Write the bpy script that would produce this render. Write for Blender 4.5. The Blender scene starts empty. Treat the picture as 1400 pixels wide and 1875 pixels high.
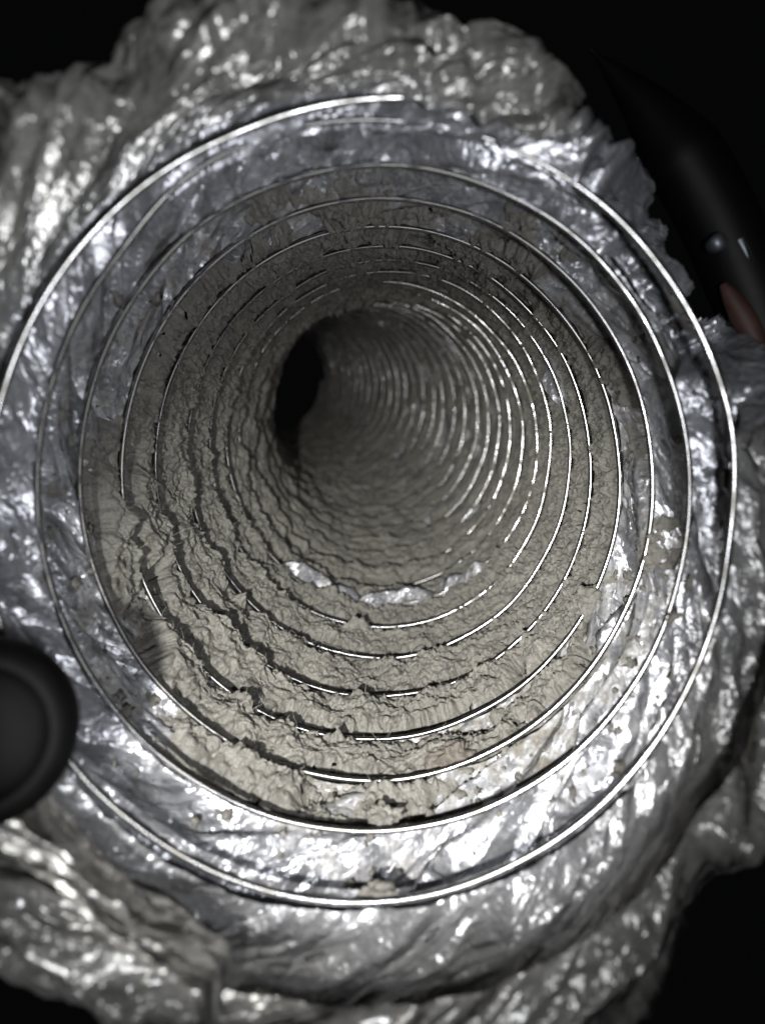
import bpy, math, random
import numpy as np
from mathutils import Vector

SC = bpy.context.scene
COL = SC.collection
random.seed(5)
rng = np.random.default_rng(11)
R = math.radians

# ------------------------------------------------------------------ camera
FPX = 1364.0                      # focal length in pixels of the 1400 x 1875 photograph
cam_d = bpy.data.cameras.new('camera')
cam = bpy.data.objects.new('camera', cam_d); COL.objects.link(cam)
cam.location = (0, 0, 0); cam.rotation_euler = (R(90), 0, 0)
cam_d.sensor_fit = 'VERTICAL'; cam_d.sensor_height = 36.0; cam_d.lens = 36.0 * FPX / 1875.0
cam_d.clip_start = 0.005; cam_d.clip_end = 20.0
cam_d.dof.use_dof = True; cam_d.dof.focus_distance = 0.162; cam_d.dof.aperture_fstop = 15.0
SC.camera = cam

# ------------------------------------------------------------------ light
world = bpy.data.worlds.new('World'); SC.world = world; world.use_nodes = True
wb = world.node_tree.nodes['Background']
wb.inputs[0].default_value = (0.9, 0.95, 1.0, 1); wb.inputs[1].default_value = 0.0015

def lamp(name, loc, target, power, size_deg, blend, radius, col):
    l = bpy.data.lights.new(name, 'SPOT'); l.energy = power; l.spot_size = R(size_deg); l.spot_blend = blend
    l.shadow_soft_size = radius; l.color = col
    o = bpy.data.objects.new(name, l); COL.objects.link(o); o.location = loc
    o.rotation_euler = (Vector(target) - Vector(loc)).to_track_quat('-Z', 'Y').to_euler()
    return o
lamp('flash_lamp', (-0.018, -0.026, -0.011), (0.009, 0.22, -0.023), 3.8, 43, 1.0, 0.0022, (1.0, 0.985, 0.94))
lamp('added_fill', (0.017, -0.012, -0.010), (-0.03, 0.14, 0.035), 0.42, 120, 1.0, 0.004, (0.96, 0.975, 1.0))  # added wide fill to brighten the outer film, not a second flash

vs = SC.view_settings
SC.display_settings.display_device = 'sRGB'
vs.view_transform = 'Standard'; vs.look = 'None'; vs.exposure = 0.22; vs.gamma = 1.0; vs.use_curve_mapping = False
SC.cycles.use_denoising = True
SC.cycles.max_bounces = 10; SC.cycles.diffuse_bounces = 5; SC.cycles.glossy_bounces = 6
SC.cycles.sample_clamp_indirect = 4.0

# ------------------------------------------------------------------ noise on arrays
PERM = rng.permutation(256).astype(np.int32); PERM = np.concatenate([PERM, PERM, PERM])
GRAD = rng.normal(size=(256, 3)).astype(np.float32); GRAD /= np.linalg.norm(GRAD, axis=1, keepdims=True)
RND = rng.random((256, 3)).astype(np.float32)
def hsh(x, y, z):
    return PERM[PERM[PERM[x & 255] + (y & 255)] + (z & 255)]
def perlin(p):
    p = np.asarray(p, np.float32); i = np.floor(p).astype(np.int32); f = p - i
    u = f * f * f * (f * (f * 6 - 15) + 10)
    out = np.zeros(len(p), np.float32)
    for dx in (0, 1):
        wx = u[:, 0] if dx else 1 - u[:, 0]
        for dy in (0, 1):
            wy = wx * (u[:, 1] if dy else 1 - u[:, 1])
            for dz in (0, 1):
                w = wy * (u[:, 2] if dz else 1 - u[:, 2])
                g = GRAD[hsh(i[:, 0] + dx, i[:, 1] + dy, i[:, 2] + dz)]
                out += w * (g[:, 0] * (f[:, 0] - dx) + g[:, 1] * (f[:, 1] - dy) + g[:, 2] * (f[:, 2] - dz))
    return out * 1.6
def fbm(p, octs=3, gain=0.5):
    s = np.zeros(len(p), np.float32); a = 1.0; q = np.asarray(p, np.float32)
    for k in range(octs):
        s += a * perlin(q + 17.3 * k); q = q * 2.03; a *= gain
    return s
def worley(p):
    """distances to the nearest and the second nearest seed"""
    p = np.asarray(p, np.float32); i = np.floor(p).astype(np.int32)
    f1 = np.full(len(p), 9, np.float32); f2 = np.full(len(p), 9, np.float32)
    for dx in (-1, 0, 1):
        for dy in (-1, 0, 1):
            for dz in (-1, 0, 1):
                c0, c1, c2 = i[:, 0] + dx, i[:, 1] + dy, i[:, 2] + dz
                r = RND[hsh(c0, c1, c2)]
                d = (c0 + r[:, 0] - p[:, 0]) ** 2 + (c1 + r[:, 1] - p[:, 1]) ** 2 + (c2 + r[:, 2] - p[:, 2]) ** 2
                f2 = np.minimum(f2, np.maximum(f1, d)); f1 = np.minimum(f1, d)
    return np.sqrt(f1), np.sqrt(f2)
def sstep(a, b, x):
    t = np.clip((x - a) / (b - a), 0, 1); return t * t * (3 - 2 * t)
def bump1(x, c, w):                      # soft bump of half width w about c
    return np.exp(-((x - c) / w) ** 2)
def angdist(a, b):
    return np.abs((a - b + np.pi) % (2 * np.pi) - np.pi)

# ------------------------------------------------------------------ the bent axis of the duct, one unit of t per turn of the coil
RAD = 0.05; KX, KZ = 0.965, 1.025
KN = np.array([-4, -3, -2, -1, 0, 1, 2, 3, 4, 5, 6, 8, 10, 12, 14, 17, 20, 26, 34.])
AX = [-0.00092, -0.00094, -0.00077, -0.0008, -0.00118, -0.00122, -0.00111, -0.00078, -0.00042, 0.00034, 0.00082, 0.00048, -0.00089, -0.00414, -0.01013, -0.02213, -0.03589, -0.0678, -0.11515]
AY = [0.04668, 0.06034, 0.07404, 0.08761, 0.10029, 0.11428, 0.13073, 0.14973, 0.17046, 0.19263, 0.2143, 0.25626, 0.29659, 0.33603, 0.3747, 0.43174, 0.4887, 0.60414, 0.75893]
AZ = [-0.00422, -0.00362, -0.00255, -0.00283, -0.00205, 0.00011, 0.00281, 0.00528, 0.00839, 0.0126, 0.01696, 0.02446, 0.03251, 0.04137, 0.05062, 0.06449, 0.07826, 0.10423, 0.13729]
def spline(K, Y, x):
    Y = np.array(Y); n = len(K); h = np.diff(K); A = np.zeros((n, n)); b = np.zeros(n); A[0, 0] = A[-1, -1] = 1
    for i in range(1, n - 1):
        A[i, i-1] = h[i-1]; A[i, i] = 2 * (h[i-1] + h[i]); A[i, i+1] = h[i]
        b[i] = 3 * ((Y[i+1] - Y[i]) / h[i] - (Y[i] - Y[i-1]) / h[i-1])
    c = np.linalg.solve(A, b); bb = np.diff(Y) / h - h * (2 * c[:-1] + c[1:]) / 3; d = np.diff(c) / (3 * h)
    i = np.clip(np.searchsorted(K, x) - 1, 0, n - 2); u = x - K[i]
    return Y[i] + u * (bb[i] + u * (c[i] + u * d[i]))
TT = np.linspace(-4, 34, 3801)
CC = np.stack([spline(KN, a, TT) for a in (AX, AY, AZ)], 1)
TG = np.gradient(CC, TT, axis=0); PITCH = np.linalg.norm(TG, axis=1)
w_ = 25; ker = np.ones(2 * w_ + 1) / (2 * w_ + 1)
TS = np.stack([np.convolve(np.pad(TG[:, k], w_, mode='edge'), ker, 'valid') for k in range(3)], 1)
TS /= np.linalg.norm(TS, axis=1, keepdims=True)
EX = np.stack([TS[:, 1], -TS[:, 0], 0 * TS[:, 0]], 1); EX /= np.linalg.norm(EX, axis=1, keepdims=True)
EZ = np.cross(EX, TS)
ARC = np.concatenate([[0], np.cumsum((PITCH[1:] + PITCH[:-1]) / 2 * np.diff(TT))])
def tab(A, tau):
    if A.ndim == 1: return np.interp(tau, TT, A)
    return np.stack([np.interp(tau, TT, A[:, k]) for k in range(3)], -1)
def wall(tau, phi, rad, along=0.0):
    """point of the duct wall: tau along the axis, phi round it, rad from it; along slides it down the axis (metres)"""
    ex, ez = tab(EX, tau), tab(EZ, tau)
    p = tab(CC, tau) + (rad * KX * np.cos(phi))[..., None] * ex + (rad * KZ * np.sin(phi))[..., None] * ez
    if not np.isscalar(along): p = p + along[..., None] * tab(TS, tau)
    return p
# where on the wall a pixel of the photograph falls (used to measure the layout)
_gp, _gt = np.meshgrid(np.linspace(0, 2 * np.pi, 721), np.linspace(-3.6, 8, 600), indexing='ij')
_gw = wall(_gt, _gp, np.full(_gp.shape, RAD))
_gx, _gy = 700 + FPX * _gw[..., 0] / _gw[..., 1], 937.5 - FPX * _gw[..., 2] / _gw[..., 1]
def locate(px, py):
    k = np.argmin((_gx - px) ** 2 + (_gy - py) ** 2); return _gp.flat[k], _gt.flat[k]
def world_at(px, py, d):
    return Vector(((px - 700) / FPX * d, d, (937.5 - py) / FPX * d))

# outline of the torn mouth: pixels along the silhouette, turned into a cut position on the tube
OUT = [(1350, 690), (1268, 640), (1195, 485), (1120, 350), (1055, 175), (980, 78), (850, 32), (700, -35), (500, -40), (280, 20), (200, 115), (-5, 160),
       (-130, 500), (-180, 940), (-150, 1450), (0, 1770), (120, 1830), (210, 1880), (420, 1990), (700, 2030), (930, 1990), (1150, 1875), (1220, 1760), (1280, 1640),
       (1400, 1585), (1490, 1400), (1520, 1150), (1470, 850)]
_ow = wall(_gt, _gp, np.full(_gp.shape, RAD + 0.0066), np.full(_gp.shape, -0.003))
_ox, _oy = 700 + FPX * _ow[..., 0] / _ow[..., 1], 937.5 - FPX * _ow[..., 2] / _ow[..., 1]
_e = []
for px, py in OUT:
    k = np.argmin((_ox - px) ** 2 + (_oy - py) ** 2); _e.append((_gp.flat[k], _gt.flat[k]))
_e.sort()
_ep = np.array([a for a, b in _e]); _et = np.array([b for a, b in _e])
_ep = np.concatenate([_ep - 2 * np.pi, _ep, _ep + 2 * np.pi]); _et = np.tile(_et, 3)
def edge_tau(phi):
    ph = phi % (2 * np.pi)
    n = perlin(np.stack([np.cos(ph) * 5, np.sin(ph) * 5, 0 * ph], 1)) * 0.10 + perlin(np.stack([np.cos(ph) * 13, np.sin(ph) * 13, 3 + 0 * ph], 1)) * 0.07 + perlin(np.stack([np.cos(ph) * 34, np.sin(ph) * 34, 6 + 0 * ph], 1)) * 0.045
    return np.interp(ph, _ep, _et) + n

CREASES = [((775, 20), (845, 155), 0.0016), ((845, 155), (930, 285), 0.0014), ((735, 115), (795, 215), 0.0009), ((60, 1580), (200, 1690), 0.0003), ((200, 1690), (330, 1790), 0.0003)]
CREASES = [(locate(*a), locate(*b), h) for a, b, h in CREASES]

# places where the lint has come away and the foil shows: pixel in the photograph, half angle, half width in turns, strength, how far the foil stands proud there
BARE = [((700, 1105), 0.70, 0.20, 3.0, 0.0040), ((1012, 690), 0.12, 0.36, 2.8, 0.0016), ((800, 1318), 0.10, 0.20, 2.6, 0.0008), ((560, 1325), 0.05, 0.2, 1.8, 0), ((1095, 1130), 0.06, 0.25, 1.8, 0.0006),
        ((320, 600), 0.12, 0.25, 1.8, 0.0006), ((1140, 950), 0.12, 0.25, 1.8, 0.0006), ((450, 470), 0.07, 0.2, 1.8, 0.0005), ((1040, 560), 0.09, 0.2, 1.7, 0.0005), ((890, 430), 0.06, 0.15, 1.7, 0.0005), ((560, 450), 0.06, 0.15, 1.7, 0.0005)]
BARE = [(locate(*p), a, b, c, d) for p, a, b, c, d in BARE]
def bare_at(b, phi, tau, c3):
    (p0, t0), wp, wt, st, pr = b
    return np.exp(-(np.clip(np.abs((phi - p0 + np.pi) % (2 * np.pi) - np.pi) - wp, 0, None) / 0.07) ** 2 - ((tau - t0 - 0.12 * perlin(c3 * 120)) / wt) ** 2)
# ------------------------------------------------------------------ radius of the crumpled foil
def cyl(phi, tau):
    return np.stack([RAD * np.cos(phi), RAD * np.sin(phi), tab(ARC, tau)], -1)
def pleat_co(phi, z):
    p2 = phi - z * 48.0
    return np.stack([RAD * np.cos(p2), RAD * np.sin(p2), z * 0.36], -1)
def foil_radius(t, v, fine=True):
    tau = t + v; phi = 2 * np.pi * t
    z = tab(ARC, tau); pitch = tab(PITCH, tau)
    win = np.sin(np.pi * v).clip(0, 1)
    c3 = cyl(phi, tau)
    near = 1 - sstep(-1.0, 0.4, tau)                              # loose film at the mouth
    smooth = np.maximum(bump1(angdist(phi, R(48)), 0, R(34)), 0.7 * bump1(angdist(phi, R(318)), 0, R(22))) * (1 - sstep(-0.9, -0.1, tau))
    skew = np.sin(np.pi * v.clip(0, 1) ** 0.72)
    sag = (0.0052 + 0.0018 * perlin(c3 * 45)) * skew ** 0.8 * (1 - 0.45 * near)
    # slanting tension pleats running from one turn of wire to the next
    wob = 0.9 * perlin(np.stack([t * 6.3, t * 0 + 2.0, tau * 0], 1)) + 0.35 * perlin(np.stack([t * 17, v * 2.0, 0 * t + 7], 1))
    q = 10.5 * t - 1.55 * v + wob
    tri = np.abs((q % 1.0) - 0.5) * 4 - 1
    q2 = 23.0 * t - 2.2 * v + wob * 1.7 + 0.3
    tri2 = np.abs((q2 % 1.0) - 0.5) * 4 - 1
    pl = (0.0029 * tri + 0.0011 * tri2) * win ** 0.65
    pl *= (1 - 0.55 * near) * (1 - 0.8 * smooth)
    r = RAD + 0.0006 + sag + pl
    # crumples: creased cells drawn out along the pleats
    cc = pleat_co(phi, z)
    cc = cc + 0.0016 * np.stack([perlin(c3 * 160), perlin(c3 * 160 + 9), perlin(c3 * 160 + 31)], -1)
    amp = (0.35 + 0.65 * win ** 0.6) * (1 - 0.75 * smooth)
    f1, f2 = worley(cc * 120); r = r + (0.42 - (f2 - f1)) * (0.0024 + 0.0005 * near) * amp
    if fine:
        f1, f2 = worley(cc * 330 + 5); r = r + (0.4 - (f2 - f1)) * 0.0006 * amp
        r = r + perlin(cc * 900) * 0.00016 * (1 - 0.7 * smooth)
    r = r + near * 0.0007 * perlin(c3 * 75 + 4) + 0.0006 * near
    if fine:
        f1, f2 = worley(cc * np.array([62, 62, 110], np.float32) + 13); r = r + (0.4 - (f2 - f1)) * 0.0024 * near * (1 - 0.6 * smooth)
        r = r - (0.3 - np.abs(perlin(cc * 420 + 3))).clip(0, 1) * 0.0009 * (0.45 + 0.2 * near) * amp
    r = r + 0.0065 * bump1(angdist(phi, R(207)), 0, R(13)) * (1 - sstep(-1.1, -0.6, tau))
    # film that runs over the wire in the outermost turns
    dw = np.minimum(v, 1 - v)
    tw = np.where(v < 0.5, t, t + 1)
    covered = np.maximum.reduce([1 - sstep(-0.80, -0.74, tw), sstep(-0.12, -0.08, tw) * (1 - sstep(0.33, 0.38, tw)) * (1 - bump1(tw, -0.03, 0.04)), bump1(tw, 1.212, 0.022)])
    covered = covered * (1 - 0.8 * sstep(-0.1, 0.0, tw))
    r = r - (0.0016 - 0.0006 * near) * covered * np.exp(-(dw * pitch / (0.0012 + 0.0008 * near)) ** 2)
    sv = 0.50 + 0.10 * perlin(np.stack([t * 1.7, 0 * t + 5, 0 * t], 1)) + 0.03 * perlin(np.stack([t * 9, 0 * t + 5, 0 * t], 1))
    r = r - (0.0011 * sstep(0, 0.0009, 0.0009 - np.abs(v - sv) * pitch) + 0.0005 * sstep(-0.0015, 0.0, (v - sv) * pitch)) * sstep(-0.3, 0.2, tau) * sstep(-0.25, 0.1, perlin(np.stack([t * 3.1, 0 * t + 15, 0 * t], 1)))
    for b in BARE:
        if b[4]: r = r - (b[4] + (sag if b[4] > 0.001 else 0)) * bare_at(b, phi, tau, c3) ** 1.5
    for (p0, t0), (p1, t1), h in CREASES:
        ax, ay = (p1 - p0) * RAD, (t1 - t0) * 0.0137
        bx = ((phi - p0 + np.pi) % (2 * np.pi) - np.pi) * RAD; by = (tau - t0) * 0.0137
        L = math.hypot(ax, ay); s = np.clip((bx * ax + by * ay) / L / L, 0, 1)
        d = np.hypot(bx - s * ax, by - s * ay)
        r = r - h * np.clip(1 - d / 0.0017, 0, 1)
    return r

# ------------------------------------------------------------------ mesh helpers
def new_obj(name, verts, faces, mat, parent=None, smooth=True, attrs=None):
    verts = np.ascontiguousarray(verts, np.float32); faces = np.ascontiguousarray(faces, np.int32)
    n, k = faces.shape
    me = bpy.data.meshes.new(name)
    me.vertices.add(len(verts)); me.vertices.foreach_set('co', verts.ravel())
    me.loops.add(n * k); me.loops.foreach_set('vertex_index', faces.ravel())
    me.polygons.add(n); me.polygons.foreach_set('loop_start', np.arange(0, n * k, k, dtype=np.int32))
    me.polygons.foreach_set('use_smooth', np.full(n, smooth, bool))
    for an, arr in (attrs or {}).items():
        a = me.attributes.new(an, 'FLOAT', 'POINT'); a.data.foreach_set('value', np.ascontiguousarray(arr, np.float32))
    me.update(calc_edges=True); me.validate()
    me.materials.append(mat)
    o = bpy.data.objects.new(name, me); COL.objects.link(o)
    if parent is not None: o.parent = parent
    return o
def compact(verts, faces, attrs=None):
    used = np.unique(faces); mp = np.full(len(verts), -1, np.int64); mp[used] = np.arange(len(used))
    return verts[used], mp[faces], {k: a[used] for k, a in (attrs or {}).items()}
def grid_faces(nu, nv):
    i, j = np.meshgrid(np.arange(nu - 1), np.arange(nv - 1), indexing='ij'); a = (i * nv + j).ravel()
    return np.stack([a, a + nv, a + nv + 1, a + 1], 1)
def tube_arrays(path, rad, sides=8, cap=True):
    path = np.asarray(path, float); n = len(path); rad = np.broadcast_to(np.asarray(rad, float), (n,))
    tg = np.gradient(path, axis=0); tg /= np.linalg.norm(tg, axis=1, keepdims=True)
    up = np.array([0.13, 0.97, 0.2]) if abs(tg[0] @ np.array([0.13, 0.97, 0.2])) < 0.95 else np.array([1., 0, 0])
    a = np.cross(tg, up); a /= np.linalg.norm(a, axis=1, keepdims=True); b = np.cross(tg, a)
    th = np.linspace(0, 2 * np.pi, sides, endpoint=False)
    v = path[:, None] + rad[:, None, None] * (np.cos(th)[None, :, None] * a[:, None] + np.sin(th)[None, :, None] * b[:, None])
    i, j = np.meshgrid(np.arange(n - 1), np.arange(sides), indexing='ij'); i = i.ravel(); j = j.ravel(); k = (j + 1) % sides
    f = np.stack([i * sides + j, i * sides + k, (i + 1) * sides + k, (i + 1) * sides + j], 1)
    return v.reshape(-1, 3), f
def lathe(name, prof, mat, parent=None, seg=64):
    """prof: (radius, height) pairs, turned about local Z"""
    th = np.linspace(0, 2 * np.pi, seg, endpoint=False); n = len(prof)
    v = np.array([[(r * math.cos(a), r * math.sin(a), h) for a in th] for r, h in prof]).reshape(-1, 3)
    i, j = np.meshgrid(np.arange(n - 1), np.arange(seg), indexing='ij'); i = i.ravel(); j = j.ravel(); k = (j + 1) % seg
    return new_obj(name, v, np.stack([i * seg + j, i * seg + k, (i + 1) * seg + k, (i + 1) * seg + j], 1), mat, parent)
def tag(o, label=None, cat=None, group=None, kind=None):
    for k, x in (('label', label), ('category', cat), ('group', group), ('kind', kind)):
        if x: o[k] = x
    return o
def empty(name, loc=(0, 0, 0)):
    o = bpy.data.objects.new(name, None); COL.objects.link(o); o.location = loc; o.empty_display_size = 0.01; return o

# ------------------------------------------------------------------ materials
def mat(name):
    m = bpy.data.materials.new(name); m.use_nodes = True
    return m, m.node_tree.nodes, m.node_tree.links, m.node_tree.nodes['Principled BSDF']
def N(nodes, typ, **kw):
    n = nodes.new(typ)
    for k, v in kw.items():
        if k in n.inputs: n.inputs[k].default_value = v
        else: setattr(n, k, v)
    return n
def ramp(nodes, p0, c0, p1, c1):
    r = nodes.new('ShaderNodeValToRGB'); e = r.color_ramp.elements
    e[0].position, e[0].color = p0, (*c0, 1); e[1].position, e[1].color = p1, (*c1, 1); return r

def foil_material():
    m, n, l, b = mat('crumpled foil')
    geo = n.new('ShaderNodeNewGeometry')
    d = N(n, 'ShaderNodeAttribute', attribute_name='dust')
    film = N(n, 'ShaderNodeAttribute', attribute_name='film')
    n1 = N(n, 'ShaderNodeTexNoise', Scale=240.0, Detail=7.0, Roughness=0.7); l.new(geo.outputs['Position'], n1.inputs['Vector'])
    n2 = N(n, 'ShaderNodeTexNoise', Scale=900.0, Detail=4.0, Roughness=0.65); l.new(geo.outputs['Position'], n2.inputs['Vector'])
    vo = N(n, 'ShaderNodeTexVoronoi', feature='DISTANCE_TO_EDGE', Scale=620.0); l.new(geo.outputs['Position'], vo.inputs['Vector'])
    # dust mask = attribute broken up by noise
    a = N(n, 'ShaderNodeMath', operation='MULTIPLY_ADD'); l.new(n1.outputs['Fac'], a.inputs[0]); a.inputs[1].default_value = 3.2; a.inputs[2].default_value = -1.6
    a2 = N(n, 'ShaderNodeMath', operation='ADD'); l.new(a.outputs[0], a2.inputs[0]); l.new(d.outputs['Fac'], a2.inputs[1])
    mr = N(n, 'ShaderNodeMapRange'); mr.inputs[1].default_value = 0.25; mr.inputs[2].default_value = 0.95; l.new(a2.outputs[0], mr.inputs[0])
    base = N(n, 'ShaderNodeMix', data_type='RGBA'); l.new(mr.outputs[0], base.inputs[0])
    tone = ramp(n, 0.3, (0.31, 0.315, 0.332), 0.7, (0.50, 0.51, 0.56)); l.new(n1.outputs['Fac'], tone.inputs[0])
    dirt = ramp(n, 0.3, (0.10, 0.093, 0.080), 0.72, (0.215, 0.203, 0.178)); l.new(n2.outputs['Fac'], dirt.inputs[0])
    fm = N(n, 'ShaderNodeMix', data_type='RGBA'); l.new(film.outputs['Fac'], fm.inputs[0]); l.new(tone.outputs[0], fm.inputs[6]); fm.inputs[7].default_value = (0.27, 0.266, 0.254, 1)
    l.new(fm.outputs[2], base.inputs[6]); l.new(dirt.outputs[0], base.inputs[7]); l.new(base.outputs[2], b.inputs['Base Color'])
    met = N(n, 'ShaderNodeMath', operation='MULTIPLY_ADD'); l.new(mr.outputs[0], met.inputs[0]); met.inputs[1].default_value = -0.70; met.inputs[2].default_value = 0.74
    met2 = N(n, 'ShaderNodeMath', operation='MULTIPLY_ADD'); l.new(film.outputs['Fac'], met2.inputs[0]); met2.inputs[1].default_value = -0.22; l.new(met.outputs[0], met2.inputs[2]); met2.use_clamp = True
    l.new(met2.outputs[0], b.inputs['Metallic'])
    ro = N(n, 'ShaderNodeMath', operation='MULTIPLY_ADD'); l.new(mr.outputs[0], ro.inputs[0]); ro.inputs[1].default_value = 0.40; ro.inputs[2].default_value = 0.39
    rf_ = N(n, 'ShaderNodeMath', operation='MULTIPLY_ADD'); l.new(film.outputs['Fac'], rf_.inputs[0]); rf_.inputs[1].default_value = -0.10; l.new(ro.outputs[0], rf_.inputs[2]); l.new(rf_.outputs[0], b.inputs['Roughness'])
    b.inputs['Coat Weight'].default_value = 0.2; b.inputs['Coat Roughness'].default_value = 0.12
    hprev = None
    pc = N(n, 'ShaderNodeAttribute', attribute_name='pleat')
    wn = N(n, 'ShaderNodeTexNoise', Scale=150.0, Detail=3.0); l.new(geo.outputs['Position'], wn.inputs['Vector'])
    ws = N(n, 'ShaderNodeVectorMath', operation='SCALE'); l.new(wn.outputs['Color'], ws.inputs[0]); ws.inputs['Scale'].default_value = 0.005
    wp = N(n, 'ShaderNodeVectorMath', operation='ADD'); l.new(pc.outputs['Vector'], wp.inputs[0]); l.new(ws.outputs[0], wp.inputs[1])
    for scl, amt in ((150.0, 0.9), (380.0, 0.65), (900.0, 0.42)):
        vb = N(n, 'ShaderNodeTexVoronoi', feature='F1', Scale=scl); l.new(wp.outputs[0], vb.inputs['Vector'])
        df = N(n, 'ShaderNodeVectorMath', operation='SUBTRACT'); l.new(wp.outputs[0], df.inputs[0]); l.new(vb.outputs['Position'], df.inputs[1])
        rc = N(n, 'ShaderNodeVectorMath', operation='SUBTRACT'); l.new(vb.outputs['Color'], rc.inputs[0]); rc.inputs[1].default_value = (0.5, 0.5, 0.5)
        dt = N(n, 'ShaderNodeVectorMath', operation='DOT_PRODUCT'); l.new(df.outputs[0], dt.inputs[0]); l.new(rc.outputs[0], dt.inputs[1])
        mm = N(n, 'ShaderNodeMath', operation='MULTIPLY_ADD'); l.new(dt.outputs['Value'], mm.inputs[0]); mm.inputs[1].default_value = amt
        if hprev is None: mm.inputs[2].default_value = 0.0
        else: l.new(hprev, mm.inputs[2])
        hprev = mm.outputs[0]
    h = N(n, 'ShaderNodeMath', operation='MULTIPLY_ADD'); l.new(n2.outputs['Fac'], h.inputs[0]); h.inputs[1].default_value = 0.00012; l.new(hprev, h.inputs[2])
    bs = N(n, 'ShaderNodeMath', operation='MULTIPLY_ADD'); l.new(film.outputs['Fac'], bs.inputs[0]); bs.inputs[1].default_value = 0.10; bs.inputs[2].default_value = 0.85
    bp = N(n, 'ShaderNodeBump', Strength=0.8, Distance=1.0); l.new(bs.outputs[0], bp.inputs['Strength']); l.new(h.outputs[0], bp.inputs['Height']); l.new(bp.outputs[0], b.inputs['Normal'])
    return m
def wire_material():
    m, n, l, b = mat('spring steel wire')
    geo = n.new('ShaderNodeNewGeometry')
    n1 = N(n, 'ShaderNodeTexNoise', Scale=350.0, Detail=4.0); l.new(geo.outputs['Position'], n1.inputs['Vector'])
    c = ramp(n, 0.35, (0.20, 0.195, 0.18), 0.6, (0.40, 0.40, 0.41)); l.new(n1.outputs['Fac'], c.inputs[0]); l.new(c.outputs[0], b.inputs['Base Color'])
    r = ramp(n, 0.35, (0.36,) * 3, 0.65, (0.19,) * 3); l.new(n1.outputs['Fac'], r.inputs[0]); l.new(r.outputs[0], b.inputs['Roughness'])
    n2 = N(n, 'ShaderNodeTexNoise', Scale=140.0, Detail=5.0, Roughness=0.7); l.new(geo.outputs['Position'], n2.inputs['Vector'])
    d = N(n, 'ShaderNodeAttribute', attribute_name='dust')
    a = N(n, 'ShaderNodeMath', operation='ADD'); l.new(n2.outputs['Fac'], a.inputs[0]); l.new(d.outputs['Fac'], a.inputs[1])
    mr = N(n, 'ShaderNodeMapRange'); mr.inputs[1].default_value = 0.80; mr.inputs[2].default_value = 0.90; l.new(a.outputs[0], mr.inputs[0])
    mx = N(n, 'ShaderNodeMix', data_type='RGBA'); l.new(mr.outputs[0], mx.inputs[0]); l.new(c.outputs[0], mx.inputs[6]); mx.inputs[7].default_value = (0.19, 0.175, 0.145, 1); l.new(mx.outputs[2], b.inputs['Base Color'])
    m1 = N(n, 'ShaderNodeMath', operation='SUBTRACT'); m1.inputs[0].default_value = 1.0; l.new(mr.outputs[0], m1.inputs[1]); l.new(m1.outputs[0], b.inputs['Metallic'])
    r2 = N(n, 'ShaderNodeMath', operation='MULTIPLY_ADD', use_clamp=True); l.new(mr.outputs[0], r2.inputs[0]); r2.inputs[1].default_value = 0.6; l.new(r.outputs[0], r2.inputs[2]); l.new(r2.outputs[0], b.inputs['Roughness'])
    return m
def lint_material():
    m, n, l, b = mat('grey dryer lint')
    geo = n.new('ShaderNodeNewGeometry')
    n1 = N(n, 'ShaderNodeTexNoise', Scale=130.0, Detail=6.0, Roughness=0.65); l.new(geo.outputs['Position'], n1.inputs['Vector'])
    n2 = N(n, 'ShaderNodeTexNoise', Scale=1900.0, Detail=6.0, Roughness=0.8); l.new(geo.outputs['Position'], n2.inputs['Vector'])
    n3 = N(n, 'ShaderNodeTexNoise', Scale=900.0, Detail=3.0); l.new(geo.outputs['Position'], n3.inputs['Vector'])
    c1 = ramp(n, 0.3, (0.165, 0.157, 0.140), 0.7, (0.335, 0.322, 0.288)); l.new(n1.outputs['Fac'], c1.inputs[0])
    c2 = ramp(n, 0.32, (0.40, 0.38, 0.35), 0.60, (1.16, 1.15, 1.12)); l.new(n2.outputs['Fac'], c2.inputs[0])
    mx = N(n, 'ShaderNodeMix', data_type='RGBA', blend_type='MULTIPLY'); mx.inputs[0].default_value = 0.8
    l.new(c1.outputs[0], mx.inputs[6]); l.new(c2.outputs[0], mx.inputs[7])
    rd = ramp(n, 0.70, (0, 0, 0), 0.76, (1, 1, 1)); l.new(n3.outputs['Fac'], rd.inputs[0])
    mx2 = N(n, 'ShaderNodeMix', data_type='RGBA'); l.new(rd.outputs[0], mx2.inputs[0]); l.new(mx.outputs[2], mx2.inputs[6]); mx2.inputs[7].default_value = (0.23, 0.15, 0.115, 1)
    l.new(mx2.outputs[2], b.inputs['Base Color'])
    b.inputs['Roughness'].default_value = 0.95; b.inputs['Specular IOR Level'].default_value = 0.15
    b.inputs['Sheen Weight'].default_value = 0.25; b.inputs['Sheen Roughness'].default_value = 0.5
    bp = N(n, 'ShaderNodeBump', Strength=1.0, Distance=0.0012)
    hh = N(n, 'ShaderNodeMath', operation='MULTIPLY_ADD'); l.new(n3.outputs['Fac'], hh.inputs[0]); hh.inputs[1].default_value = 1.2; l.new(n2.outputs['Fac'], hh.inputs[2])
    l.new(hh.outputs[0], bp.inputs['Height']); l.new(bp.outputs[0], b.inputs['Normal'])
    return m
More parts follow.
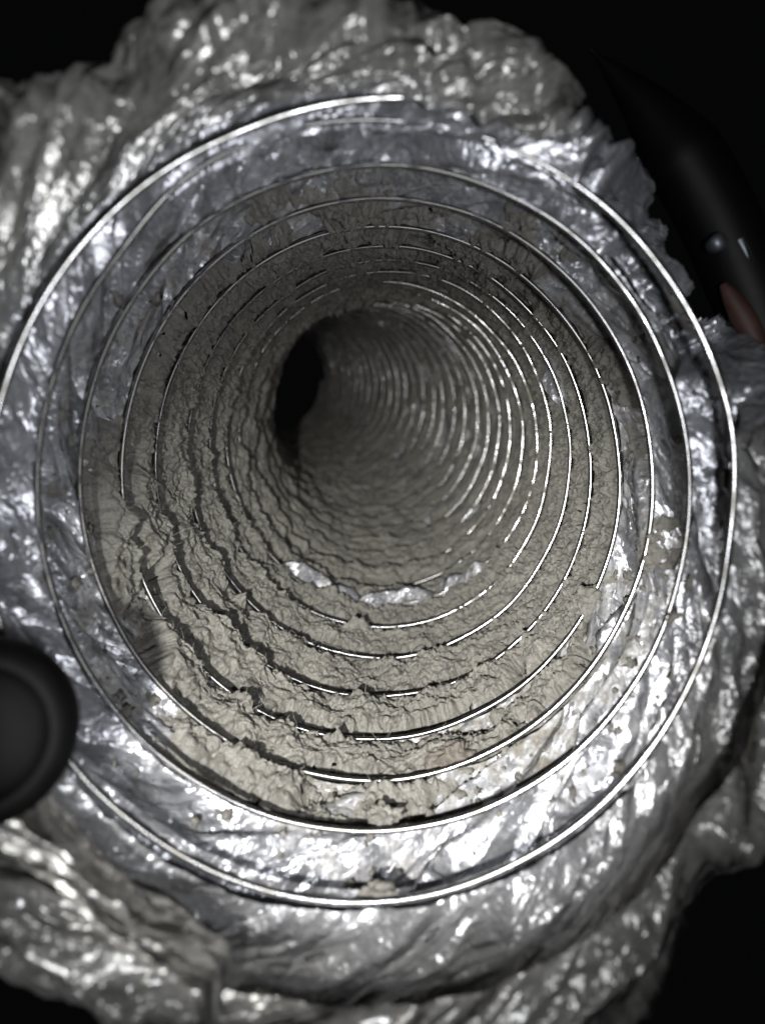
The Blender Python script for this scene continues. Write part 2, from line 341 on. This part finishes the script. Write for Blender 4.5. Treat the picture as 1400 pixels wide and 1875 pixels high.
def plain(name, col, rough, metal=0.0, var=0.25, scale=300.0, coat=0.0):
    m, n, l, b = mat(name)
    geo = n.new('ShaderNodeNewGeometry')
    n1 = N(n, 'ShaderNodeTexNoise', Scale=scale, Detail=4.0); l.new(geo.outputs['Position'], n1.inputs['Vector'])
    c = ramp(n, 0.3, tuple(x * (1 - var) for x in col), 0.7, tuple(min(1, x * (1 + var)) for x in col)); l.new(n1.outputs['Fac'], c.inputs[0]); l.new(c.outputs[0], b.inputs['Base Color'])
    b.inputs['Roughness'].default_value = rough; b.inputs['Metallic'].default_value = metal; b.inputs['Coat Weight'].default_value = coat
    bp = N(n, 'ShaderNodeBump', Strength=0.15, Distance=0.0002); l.new(n1.outputs['Fac'], bp.inputs['Height']); l.new(bp.outputs[0], b.inputs['Normal'])
    return m
M_FOIL, M_WIRE, M_LINT = foil_material(), wire_material(), lint_material()
M_BLACK = plain('black rubber', (0.0015, 0.0015, 0.0017), 0.6); M_BLACK.node_tree.nodes['Principled BSDF'].inputs['Specular IOR Level'].default_value = 0.03
M_GLOSS = plain('black glossy plastic', (0.0022, 0.0021, 0.002), 0.5, coat=0.0); M_GLOSS.node_tree.nodes['Principled BSDF'].inputs['Specular IOR Level'].default_value = 0.2
M_STEEL = plain('dull steel', (0.20, 0.215, 0.24), 0.5, 0.9)
M_RUST = plain('rust brown', (0.040, 0.017, 0.012), 0.65, 0.0, 0.35)
M_FIBRE = plain('lint fibre', (0.36, 0.34, 0.30), 0.9)

# ------------------------------------------------------------------ the duct: foil bands between the turns, and the coil
T0, T1 = -0.76, 31.0
duct = tag(empty('dryer_duct', (0, 0.10, -0.05)), 'crumpled silver foil flexible duct seen down its open torn mouth, coiled wire inside', 'duct')
def to_duct(v): return np.asarray(v) - np.array([0, 0.10, -0.05])

def foil_points(t, v):
    tau = t + v; phi = 2 * np.pi * t
    r = foil_radius(t, v)
    et = edge_tau(phi); e = tau - et
    along = np.zeros_like(t); out = np.minimum(e, 0)
    L = -out * 0.0138
    rc = 0.0020 + 0.0007 * perlin(np.stack([np.cos(phi) * 4, np.sin(phi) * 4, 0 * phi + 9], 1))
    a = np.minimum(L / rc, np.pi * 0.86); rest = L - a * rc
    rr = r + rc * (1 - np.cos(a)) + rest * np.sin(a)
    al = -rc * np.sin(a) - rest * np.cos(a)
    p = wall(np.maximum(tau, et), phi, rr, np.where(e < 0, al, 0.0))
    lim = 0.012 + 0.005 * perlin(np.stack([np.cos(phi) * 7, np.sin(phi) * 7, 0 * phi + 5], 1))
    return p, L < lim

def dust_of(t, v):
    tau = t + v; phi = 2 * np.pi * t; c3 = cyl(phi, tau)
    low = bump1(angdist(phi, R(268)), 0, R(62))
    d = 0.85 * sstep(1.0, 3.2, tau + 1.05 * low + 0.9 * fbm(c3 * 60, 3))
    d = d + 0.22 * sstep(-0.2, 1.3, tau) * (0.4 + low)
    d = d * (1 - 0.2 * sstep(7, 11, tau))
    for b in BARE: d = d - 0.75 * bare_at(b, phi, tau, c3)
    return np.clip(d * 0.8, -0.6, 1)
def put_co(o, phi, tau, f):
    co = pleat_co(phi, tab(ARC, tau))
    if len(co) != len(o.data.vertices): co = co[np.unique(f)]
    a = o.data.attributes.new('pleat', 'FLOAT_VECTOR', 'POINT'); a.data.foreach_set('vector', np.ascontiguousarray(co, np.float32).ravel())
def pieces(f, nverts):
    if len(f) in (840 * 40, 300 * 14): return [f]
    lab = np.arange(nverts)
    while True:
        mn = lab[f].min(1); new = lab.copy(); np.minimum.at(new, f.ravel(), np.repeat(mn, 4)); new = new[new]
        if (new == lab).all(): break
        lab = new
    fl = lab[f[:, 0]]; u, c = np.unique(fl, return_counts=True)
    return [f[fl == k] for k, m in zip(u, c) if m > 250]
for n in range(-4, 32):
    near = n < 7
    m, nv = (840, 40) if near else (300, 14)
    u = np.linspace(n, n + 1, m + 1)
    tt, vv = np.meshgrid(u, np.linspace(0, 1, nv + 1), indexing='ij'); tt = tt.ravel(); vv = vv.ravel()
    if n <= -3: sel = None
    p, ok = foil_points(tt, vv)
    f = grid_faces(m + 1, nv + 1); f = f[ok[f].all(1)]
    if len(f) < 50: continue
    film = 1 - sstep(-1.1, 0.3, tt + vv - 0.6 * bump1(angdist(2 * np.pi * tt, R(5)), 0, R(45)))
    dust = dust_of(tt, vv)
    for fc in pieces(f, len(tt)):                                  # the torn edge can cut a band in two
        v_, f_, at = compact(to_duct(p), fc, {'dust': dust, 'film': film})
        o = new_obj('foil_band', v_, f_, M_FOIL, duct, True, at)
        put_co(o, 2 * np.pi * tt, vv + tt, fc)

def wire_path(t):
    phi = 2 * np.pi * t
    wob = 0.00035 * perlin(np.stack([t * 5.1, 0 * t, 0 * t + 3], 1)) + 0.00018 * perlin(np.stack([t * 19, 0 * t + 4, 0 * t], 1))
    wob = wob * (1 + 1.5 * sstep(3, 7, t)) + 0.0016 * np.maximum(1.8 * (1 - sstep(-0.83, -0.68, t)), sstep(-0.02, 0.05, t) * (1 - sstep(0.32, 0.38, t)))
    al = 0.0005 * perlin(np.stack([t * 4.3, 0 * t + 8, 0 * t], 1))
    return wall(t, phi, RAD - 0.0001 - 0.0004 * sstep(2.5, 5, t) + wob, al)
nt = 0
a = T0
while a < T1:
    b = min(math.floor(a + 0.75 + 1e-6) + 1 - 0.75, T1)
    t = np.linspace(a, b, max(8, int((b - a) * 200)))
    v, f = tube_arrays(to_duct(wire_path(t)), 0.00054, 10)
    new_obj('wire_turn', v, f, M_WIRE, duct, True, {'dust': np.repeat(0.27 * sstep(2.0, 7.0, t), 10)})
    a = b

# a loose fold of film lying over the lower left of the mouth
def flap(phi0, phi1, ta, tb, lift, seed):
    nu, nw = 260, 160
    pp, ww = np.meshgrid(np.linspace(0, 1, nu), np.linspace(0, 1, nw), indexing='ij'); pp = pp.ravel(); ww = ww.ravel()
    wig = 0.06 * perlin(np.stack([ww * 5, 0 * ww + seed, 0 * ww], 1)); wig2 = 0.12 * perlin(np.stack([pp * 4, 0 * pp, 0 * pp + seed], 1))
    phi = phi0 + (phi1 - phi0) * (pp + wig * pp); tau = ta + (tb - ta) * (ww + wig2 * ww)
    edge = sstep(0, 0.16, pp) * sstep(0, 0.07, 1 - pp) * sstep(0, 0.12, 1 - ww) * sstep(-0.2, 0.05, ww)
    c3 = cyl(phi, tau) + seed
    f1, f2 = worley(c3 * 95); g1, g2 = worley(c3 * 260)
    r = RAD + 0.004 - (0.004 + lift) * edge - (0.4 - (f2 - f1)) * 0.0022 * edge - (0.4 - (g2 - g1)) * 0.0006 * edge - 0.0015 * perlin(c3 * 55) * edge
    for (p0, t0), (p1, t1), h in CREASES[3:]:
        ax, ay = (p1 - p0) * RAD, (t1 - t0) * 0.0137; bx = (phi - p0) * RAD; by = (tau - t0) * 0.0137
        L = math.hypot(ax, ay); s = np.clip((bx * ax + by * ay) / L / L, 0, 1); d = np.hypot(bx - s * ax, by - s * ay)
        r = r - h * np.clip(1 - d / 0.0015, 0, 1) * edge
    p = wall(tau, phi, r)
    o = new_obj('foil_flap', to_duct(p), grid_faces(nu, nw), M_FOIL, duct, True, {'dust': 0.12 + 0 * pp, 'film': 1.0 + 0 * pp})
    put_co(o, phi, tau, grid_faces(nu, nw)); return o
_, ta = locate(130, 1490); 
flap(R(205), R(251), -2.0, -0.85, 0.0007, 3.0)

# ------------------------------------------------------------------ lint caked on the wall
def lint_points(t, v, fine):
    tau = t + v; phi = 2 * np.pi * t
    c3 = cyl(phi, tau); pitch = tab(PITCH, tau)
    rf = foil_radius(t, v, fine)
    c3 = cyl(phi, tau)
    lowleft = bump1(angdist(phi, R(222)), 0, R(58)); low = bump1(angdist(phi, R(268)), 0, R(55)); left = bump1(angdist(phi, R(190)), 0, R(45))
    right = bump1(angdist(phi, R(350)), 0, R(55)); top = bump1(angdist(phi, R(90)), 0, R(50))
    deep = sstep(6, 9, tau)
    ridge = np.clip(np.maximum.reduce([lowleft, (0.62 + 0.38 * deep) * low, 0.9 * deep * left]), 0, 1)
    ridge_gap = np.maximum(ridge, 0.42 * sstep(2.3, 3.0, tau))
    # wobble of the ridge along the band
    vw = v + (0.09 * (1 - 0.5 * sstep(6, 9, tau)) * perlin(c3 * 130 + 3) + 0.015 * perlin(c3 * 420 + 8)) * np.sin(np.pi * v) + 0.035 * perlin(c3 * 330 + 18) * sstep(0.6, 0.85, v) * (1 - sstep(0.97, 1.0, v))
    prof = (0.55 * sstep(0.08, 0.40, vw) + 0.45 * sstep(0.35, 0.88, vw)) * (1 - sstep(0.88, 0.985, vw))
    gap = sstep(0.015, 0.06, v) * (1 - sstep(0.16, 0.52, vw))
    mod = np.clip(0.55 + 0.75 * perlin(c3 * 120 + 12) + 0.5 * perlin(c3 * 45 + 2), 0.0, 1.6)
    mod = mod * (1 - 0.6 * deep) + 1.0 * 0.6 * deep
    hi = 0.0005 + (0.0004 + (0.0036 + 0.0012 * deep) * ridge) * mod
    hi = hi + 0.0085 * bump1(angdist(phi, R(108)), 0, R(40)) * bump1(tau, 8.6, 0.5) * np.clip(0.65 + 0.7 * perlin(c3 * 210 + 5) + 0.4 * perlin(c3 * 600), 0.1, 1.6)
    rs = RAD + 0.00050 - hi * prof + gap * (0.0042 + 0.0016 * deep) * np.clip(ridge_gap * (1.25 + 0.8 * deep) + 0.25 * perlin(c3 * 90) * ridge, 0, 1)
    rs = rs + (0.0010 + 0.0003 * sstep(5, 9, tau)) * perlin(c3 * 95 + 40) + 0.0005 * perlin(c3 * 280 + 14)      # buries and bares the wire by turns
    rs = rs + 0.0006 * right * sstep(5, 8, tau)                                    # thin on the far right wall
    start = 2.10 - 1.5 * bump1(angdist(phi, R(255)), 0, R(48)) - 0.25 * left + 0.15 * bump1(angdist(phi, R(40)), 0, R(40))
    thick = sstep(0.1, 0.45 + 0.75 * low, tau - start + 0.35 * perlin(c3 * 75 + 61))
    rs = (rf - 0.0004) * (1 - thick) + rs * thick
    # crumbly relief, set along the surface normal (cliffs of the ridges face up the duct)
    zz = tab(ARC, tau)
    qq = np.stack([rs * np.cos(phi), rs * np.sin(phi), zz], -1).astype(np.float32)
    cliff = np.sin(np.pi * v) ** 0.7 * np.clip(0.35 + 0.6 * ridge, 0, 1)
    body = 0.25 + 0.75 * sstep(0.10, 0.30, v) * (1 - sstep(0.93, 0.995, v)); body = body * (1 - 0.8 * sstep(0.0, 0.03, v) * (1 - sstep(0.06, 0.22, v)))
    w3 = qq + 0.0007 * np.stack([perlin(qq * 420), perlin(qq * 420 + 9), perlin(qq * 420 + 21)], -1)
    f1, f2 = worley(w3 * 270)
    D = (0.5 - f1) * (0.0020 + 0.0018 * ridge) + 0.0007 * perlin(qq * 230 + 4) + 0.0014 * ridge * perlin(qq * 140 + 24)
    if fine:
        f1, f2 = worley(w3 * 620 + 3)
        g1, g2 = worley(w3 * 1250 + 2)
        D = D + (0.5 - f1) * 0.0019 + 0.00065 * perlin(w3 * 800 + 3) + 0.00040 * perlin(w3 * 1700) + (0.5 - g1) * 0.0007 + 0.00012 * perlin(w3 * 3600)
        k1, k2 = worley(w3 * 210 + 3)
        D = D - (1 - sstep(0.0, 0.08, k2 - k1)) * 0.0006 * sstep(0.2, 0.5, perlin(c3 * 80 + 55)) * sstep(2.5, 3.5, tau)
        h1, h2 = worley(w3 * 330 + 6); D = D - (1 - sstep(0.14, 0.30, h1)) * 0.0022 * sstep(-0.2, 0.2, perlin(c3 * 110 + 31))
    D = D * body * (1 - 0.55 * deep)
    r = rs - D * (1 - 0.45 * cliff)
    axial = -1.3 * D * cliff
    # where there is lint at all
    cov = (tau - start) * 0.62
    cov = np.minimum(cov, 1.15) - 0.30 * sstep(7, 12, tau) * right - 0.10
    upper = bump1(angdist(phi, R(50)), 0, R(85))
    cov = cov - 0.5 * sstep(8.5, 11.5, tau) * upper
    bare = perlin(c3 * 62 + 70) + 0.4 * perlin(c3 * 150 + 11)
    cov = cov + bare * 1.1
    for b in BARE: cov = cov - b[3] * bare_at(b, phi, tau, c3)
    axial = axial * (0.3 + 0.7 * thick)
    k = sstep(-0.05, 0.55, cov)
    cov = cov + 0.45 * perlin(c3 * 480 + 2) + (0.35 * perlin(c3 * 1150 + 9) if fine else 0)
    r = (rf + 0.0006) * (1 - k) + rs * k + (r - rs) * np.minimum(1, 2.2 * k)
    along = (-(0.10 * pitch) * prof * thick * (0.3 + ridge) * np.clip(0.7 + 0.45 * perlin(qq * 110 + 6), 0, 1.5) + axial) * k
    return wall(tau, phi, r, along), cov > -0.04
LV, LF, off = [], [], 0
for n in range(0, 31):
    fine = n < 9
    m, nv = (1450, 80) if n < 6 else ((800, 48) if n < 9 else ((480, 36) if n < 18 else (240, 18)))
    tt, vv = np.meshgrid(np.linspace(n, n + 1, m + 1), np.linspace(0, 1, nv + 1), indexing='ij')
    p, ok = lint_points(tt.ravel(), vv.ravel(), fine)
    f = grid_faces(m + 1, nv + 1); f = f[ok[f].all(1)]
    if not len(f): continue
    v_, f_, _ = compact(p, f); LV.append(v_); LF.append(f_ + off); off += len(v_)
LV = np.concatenate(LV); LF = np.concatenate(LF)
lint = new_obj('lint', LV, LF, M_LINT)
tag(lint, 'thick grey felted dryer lint caked between the wire turns inside the duct', 'lint', kind='stuff')

# loose hairs standing out of the lint
HV, HF, off = [], [], 0
cand = LV[(LV[:, 1] > 0.11) & (LV[:, 1] < 0.30)]
for p in cand[rng.integers(0, len(cand), 14000)]:
    ax = np.array([np.interp(p[1], CC[:, 1], CC[:, k]) for k in range(3)])
    inw = ax - p; inw /= np.linalg.norm(inw)
    d = inw * rng.uniform(0.1, 0.9) + rng.normal(size=3) * 0.8; d /= np.linalg.norm(d)
    L = rng.uniform(0.0005, 0.0019) if rng.random() < 0.97 else rng.uniform(0.004, 0.008)
    q = [p - inw * 0.0002]
    for k in range(5):
        q.append(q[-1] + d * L / 5); d = d + rng.normal(size=3) * 0.35; d /= np.linalg.norm(d)
    v, f = tube_arrays(np.array(q), np.linspace(0.00004, 0.000018, 6), 3)
    HV.append(v); HF.append(f + off); off += len(v)
tag(new_obj('lint_fibre', np.concatenate(HV), np.concatenate(HF), M_FIBRE, lint), kind='stuff')

# crumbs of lint scattered over the foil outside the thick coat
CV, CF, off = [], [], 0
sp = np.array([(math.cos(a) * math.sin(b), math.sin(a) * math.sin(b), math.cos(b)) for b in (0.02, 0.6, 1.2, 1.9, 2.5, 3.12) for a in np.linspace(0, 2 * math.pi, 8, endpoint=False)])
ii, jj = np.meshgrid(np.arange(5), np.arange(8), indexing='ij'); ii = ii.ravel(); jj = jj.ravel(); kk = (jj + 1) % 8
sf = np.stack([ii * 8 + jj, ii * 8 + kk, (ii + 1) * 8 + kk, (ii + 1) * 8 + jj], 1)
ncr = 1500
ct = np.floor(rng.uniform(0, 3, ncr)) - 1 + (R(1) * rng.normal(265, 55, ncr)) / (2 * np.pi); cv = rng.uniform(0.05, 0.98, ncr)
keep = (ct + cv > 0.3 + 0.9 * rng.random(ncr)) & (ct + cv < 3.2)
ct, cv = ct[keep], cv[keep]; cp, _ = foil_points(ct, cv)
for c, tt_, vv_ in zip(cp, ct, cv):
    size = 0.00022 + 0.0007 * rng.random() ** 3
    q = sp * (1 + 0.45 * rng.normal(size=(len(sp), 1))).clip(0.4, 1.7) * size * (0.7 + 0.8 * rng.random(3))
    ax = np.array([np.interp(c[1], CC[:, 1], CC[:, k]) for k in range(3)]); w = ax - c; w /= np.linalg.norm(w)
    CV.append(q + c + w * size * 0.3); CF.append(sf + off); off += len(sp)
tag(new_obj('lint_crumb', np.concatenate(CV), np.concatenate(CF), M_LINT, lint), kind='stuff')

# a few separate clumps lying on the foil
def clump(px, py, size, label, squash=0.6, seed=0, m=None):
    phi, tau = locate(px, py)
    nu, nw = 72, 40
    a, b = np.meshgrid(np.linspace(0, 2 * np.pi, nu + 1), np.linspace(0.02, np.pi - 0.02, nw), indexing='ij'); a = a.ravel(); b = b.ravel()
    s = np.stack([np.cos(a) * np.sin(b), np.sin(a) * np.sin(b), np.cos(b)], -1)
    f1, f2 = worley(s * 2.2 + seed)
    rad = 0.75 + 0.35 * perlin(s * 1.6 + seed) + (0.55 - f1) * 0.5 + 0.12 * perlin(s * 6 + seed) + 0.06 * perlin(s * 13 + seed)
    q = s * rad[:, None] * size
    c = wall(np.array([tau]), np.array([phi]), np.array([RAD + 0.0002]))[0]
    axis = tab(CC, np.array([tau]))[0]; w = c - axis; w /= np.linalg.norm(w); T = tab(TS, np.array([tau]))[0]; tv = np.cross(w, T)
    q = q[:, :1] * tv * 1.25 + q[:, 1:2] * T * 0.9 + q[:, 2:] * w * squash
    o = new_obj('lint_clump', q, grid_faces(nu + 1, nw), m or M_LINT); o.location = c
    tag(o, label, 'lint clump', 'loose lint clumps on the foil'); return o
clump(702, 1492, 0.0026, 'ragged lint clump at bottom centre, sitting just above the second lowest bright wire', 0.9, 1)
clump(692, 1632, 0.0023, 'small flattened lint clump on foil directly above the lowest bright wire', 0.7, 4)
clump(830, 1385, 0.0040, 'darker lint clump right of bottom centre, where grey lint meets shiny foil', 0.8, 9, plain('brown lint', (0.105, 0.092, 0.079), 0.95, 0.0, 0.4, 900.0))
clump(1075, 1105, 0.0042, 'rounded grey lint lump hiding a short stretch of wire at lower right', 0.9, 14)

# ------------------------------------------------------------------ black knob at the left edge
def aim(o, p_far, p_near):
    d = (Vector(p_far) - Vector(p_near)).normalized(); o.location = p_far; o.rotation_euler = d.to_track_quat('Z', 'Y').to_euler()
KS = 1.12
tool = tag(empty('rubber_knob'), 'black round rubber knob with a shallow dished end face, cut off by the left edge', 'knob')
back, front = world_at(-22, 1318, 0.088), world_at(-48, 1350, 0.072)
aim(tool, front, back); tool.scale = (KS, KS, 1.0)
lathe('knob_body', [(0.0087, -0.018), (0.0088, -0.009), (0.0086, -0.004), (0.0082, -0.0018), (0.0076, -0.0006), (0.0068, 0.0), (0.0061, -0.0001)], M_BLACK, tool)
lathe('end_face', [(0.0062, -0.00005), (0.0059, -0.0010), (0.0050, -0.0016), (0.0030, -0.0020), (0.0001, -0.0021)], M_BLACK, tool)

# ------------------------------------------------------------------ dark collar behind the upper right edge of the duct
collar = tag(empty('pipe_collar', world_at(1340, 460, 0.122)), 'dark glossy curved pipe collar behind the duct at upper right', 'pipe collar')
def bez(pts, d, n=60):
    pts = np.array(pts, float); s = np.linspace(0, len(pts) - 1, n); k = np.arange(len(pts), dtype=float)
    x = spline(k, pts[:, 0], s); y = spline(k, pts[:, 1], s)
    return np.array([world_at(a, b, d) for a, b in zip(x, y)])
cl = np.array(collar.location)
def cpart(name, pts, d, rad, m, sides=20):
    v, f = tube_arrays(bez(pts, d) - cl, rad, sides); return new_obj(name, v, f, m, collar)
cpart('collar_tube', [(1080, 90), (1175, 190), (1270, 320), (1345, 470), (1405, 640), (1440, 860)], 0.124, 0.0062 * np.linspace(0.0, 1.0, 60).clip(0.02, 0.35) / 0.35, M_GLOSS)
cpart('steel_band', [(1352, 440), (1380, 495), (1412, 570), (1436, 660)], 0.1190, 0.0011, M_STEEL, 10)
cpart('rust_strip', [(1322, 520), (1352, 568), (1380, 622), (1398, 680)], 0.1183, 0.0019 * np.sin(np.linspace(0.12, np.pi - 0.12, 60)) ** 0.6, M_RUST, 12)
s = lathe('clamp_screw', [(0.0001, 0.0010), (0.0009, 0.0009), (0.0013, 0.0005), (0.0014, 0), (0.0012, -0.002), (0.0001, -0.002)], M_STEEL, collar, 24)
s.location = world_at(1315, 443, 0.1165) - Vector(cl); s.rotation_euler = (R(90), 0, R(15))
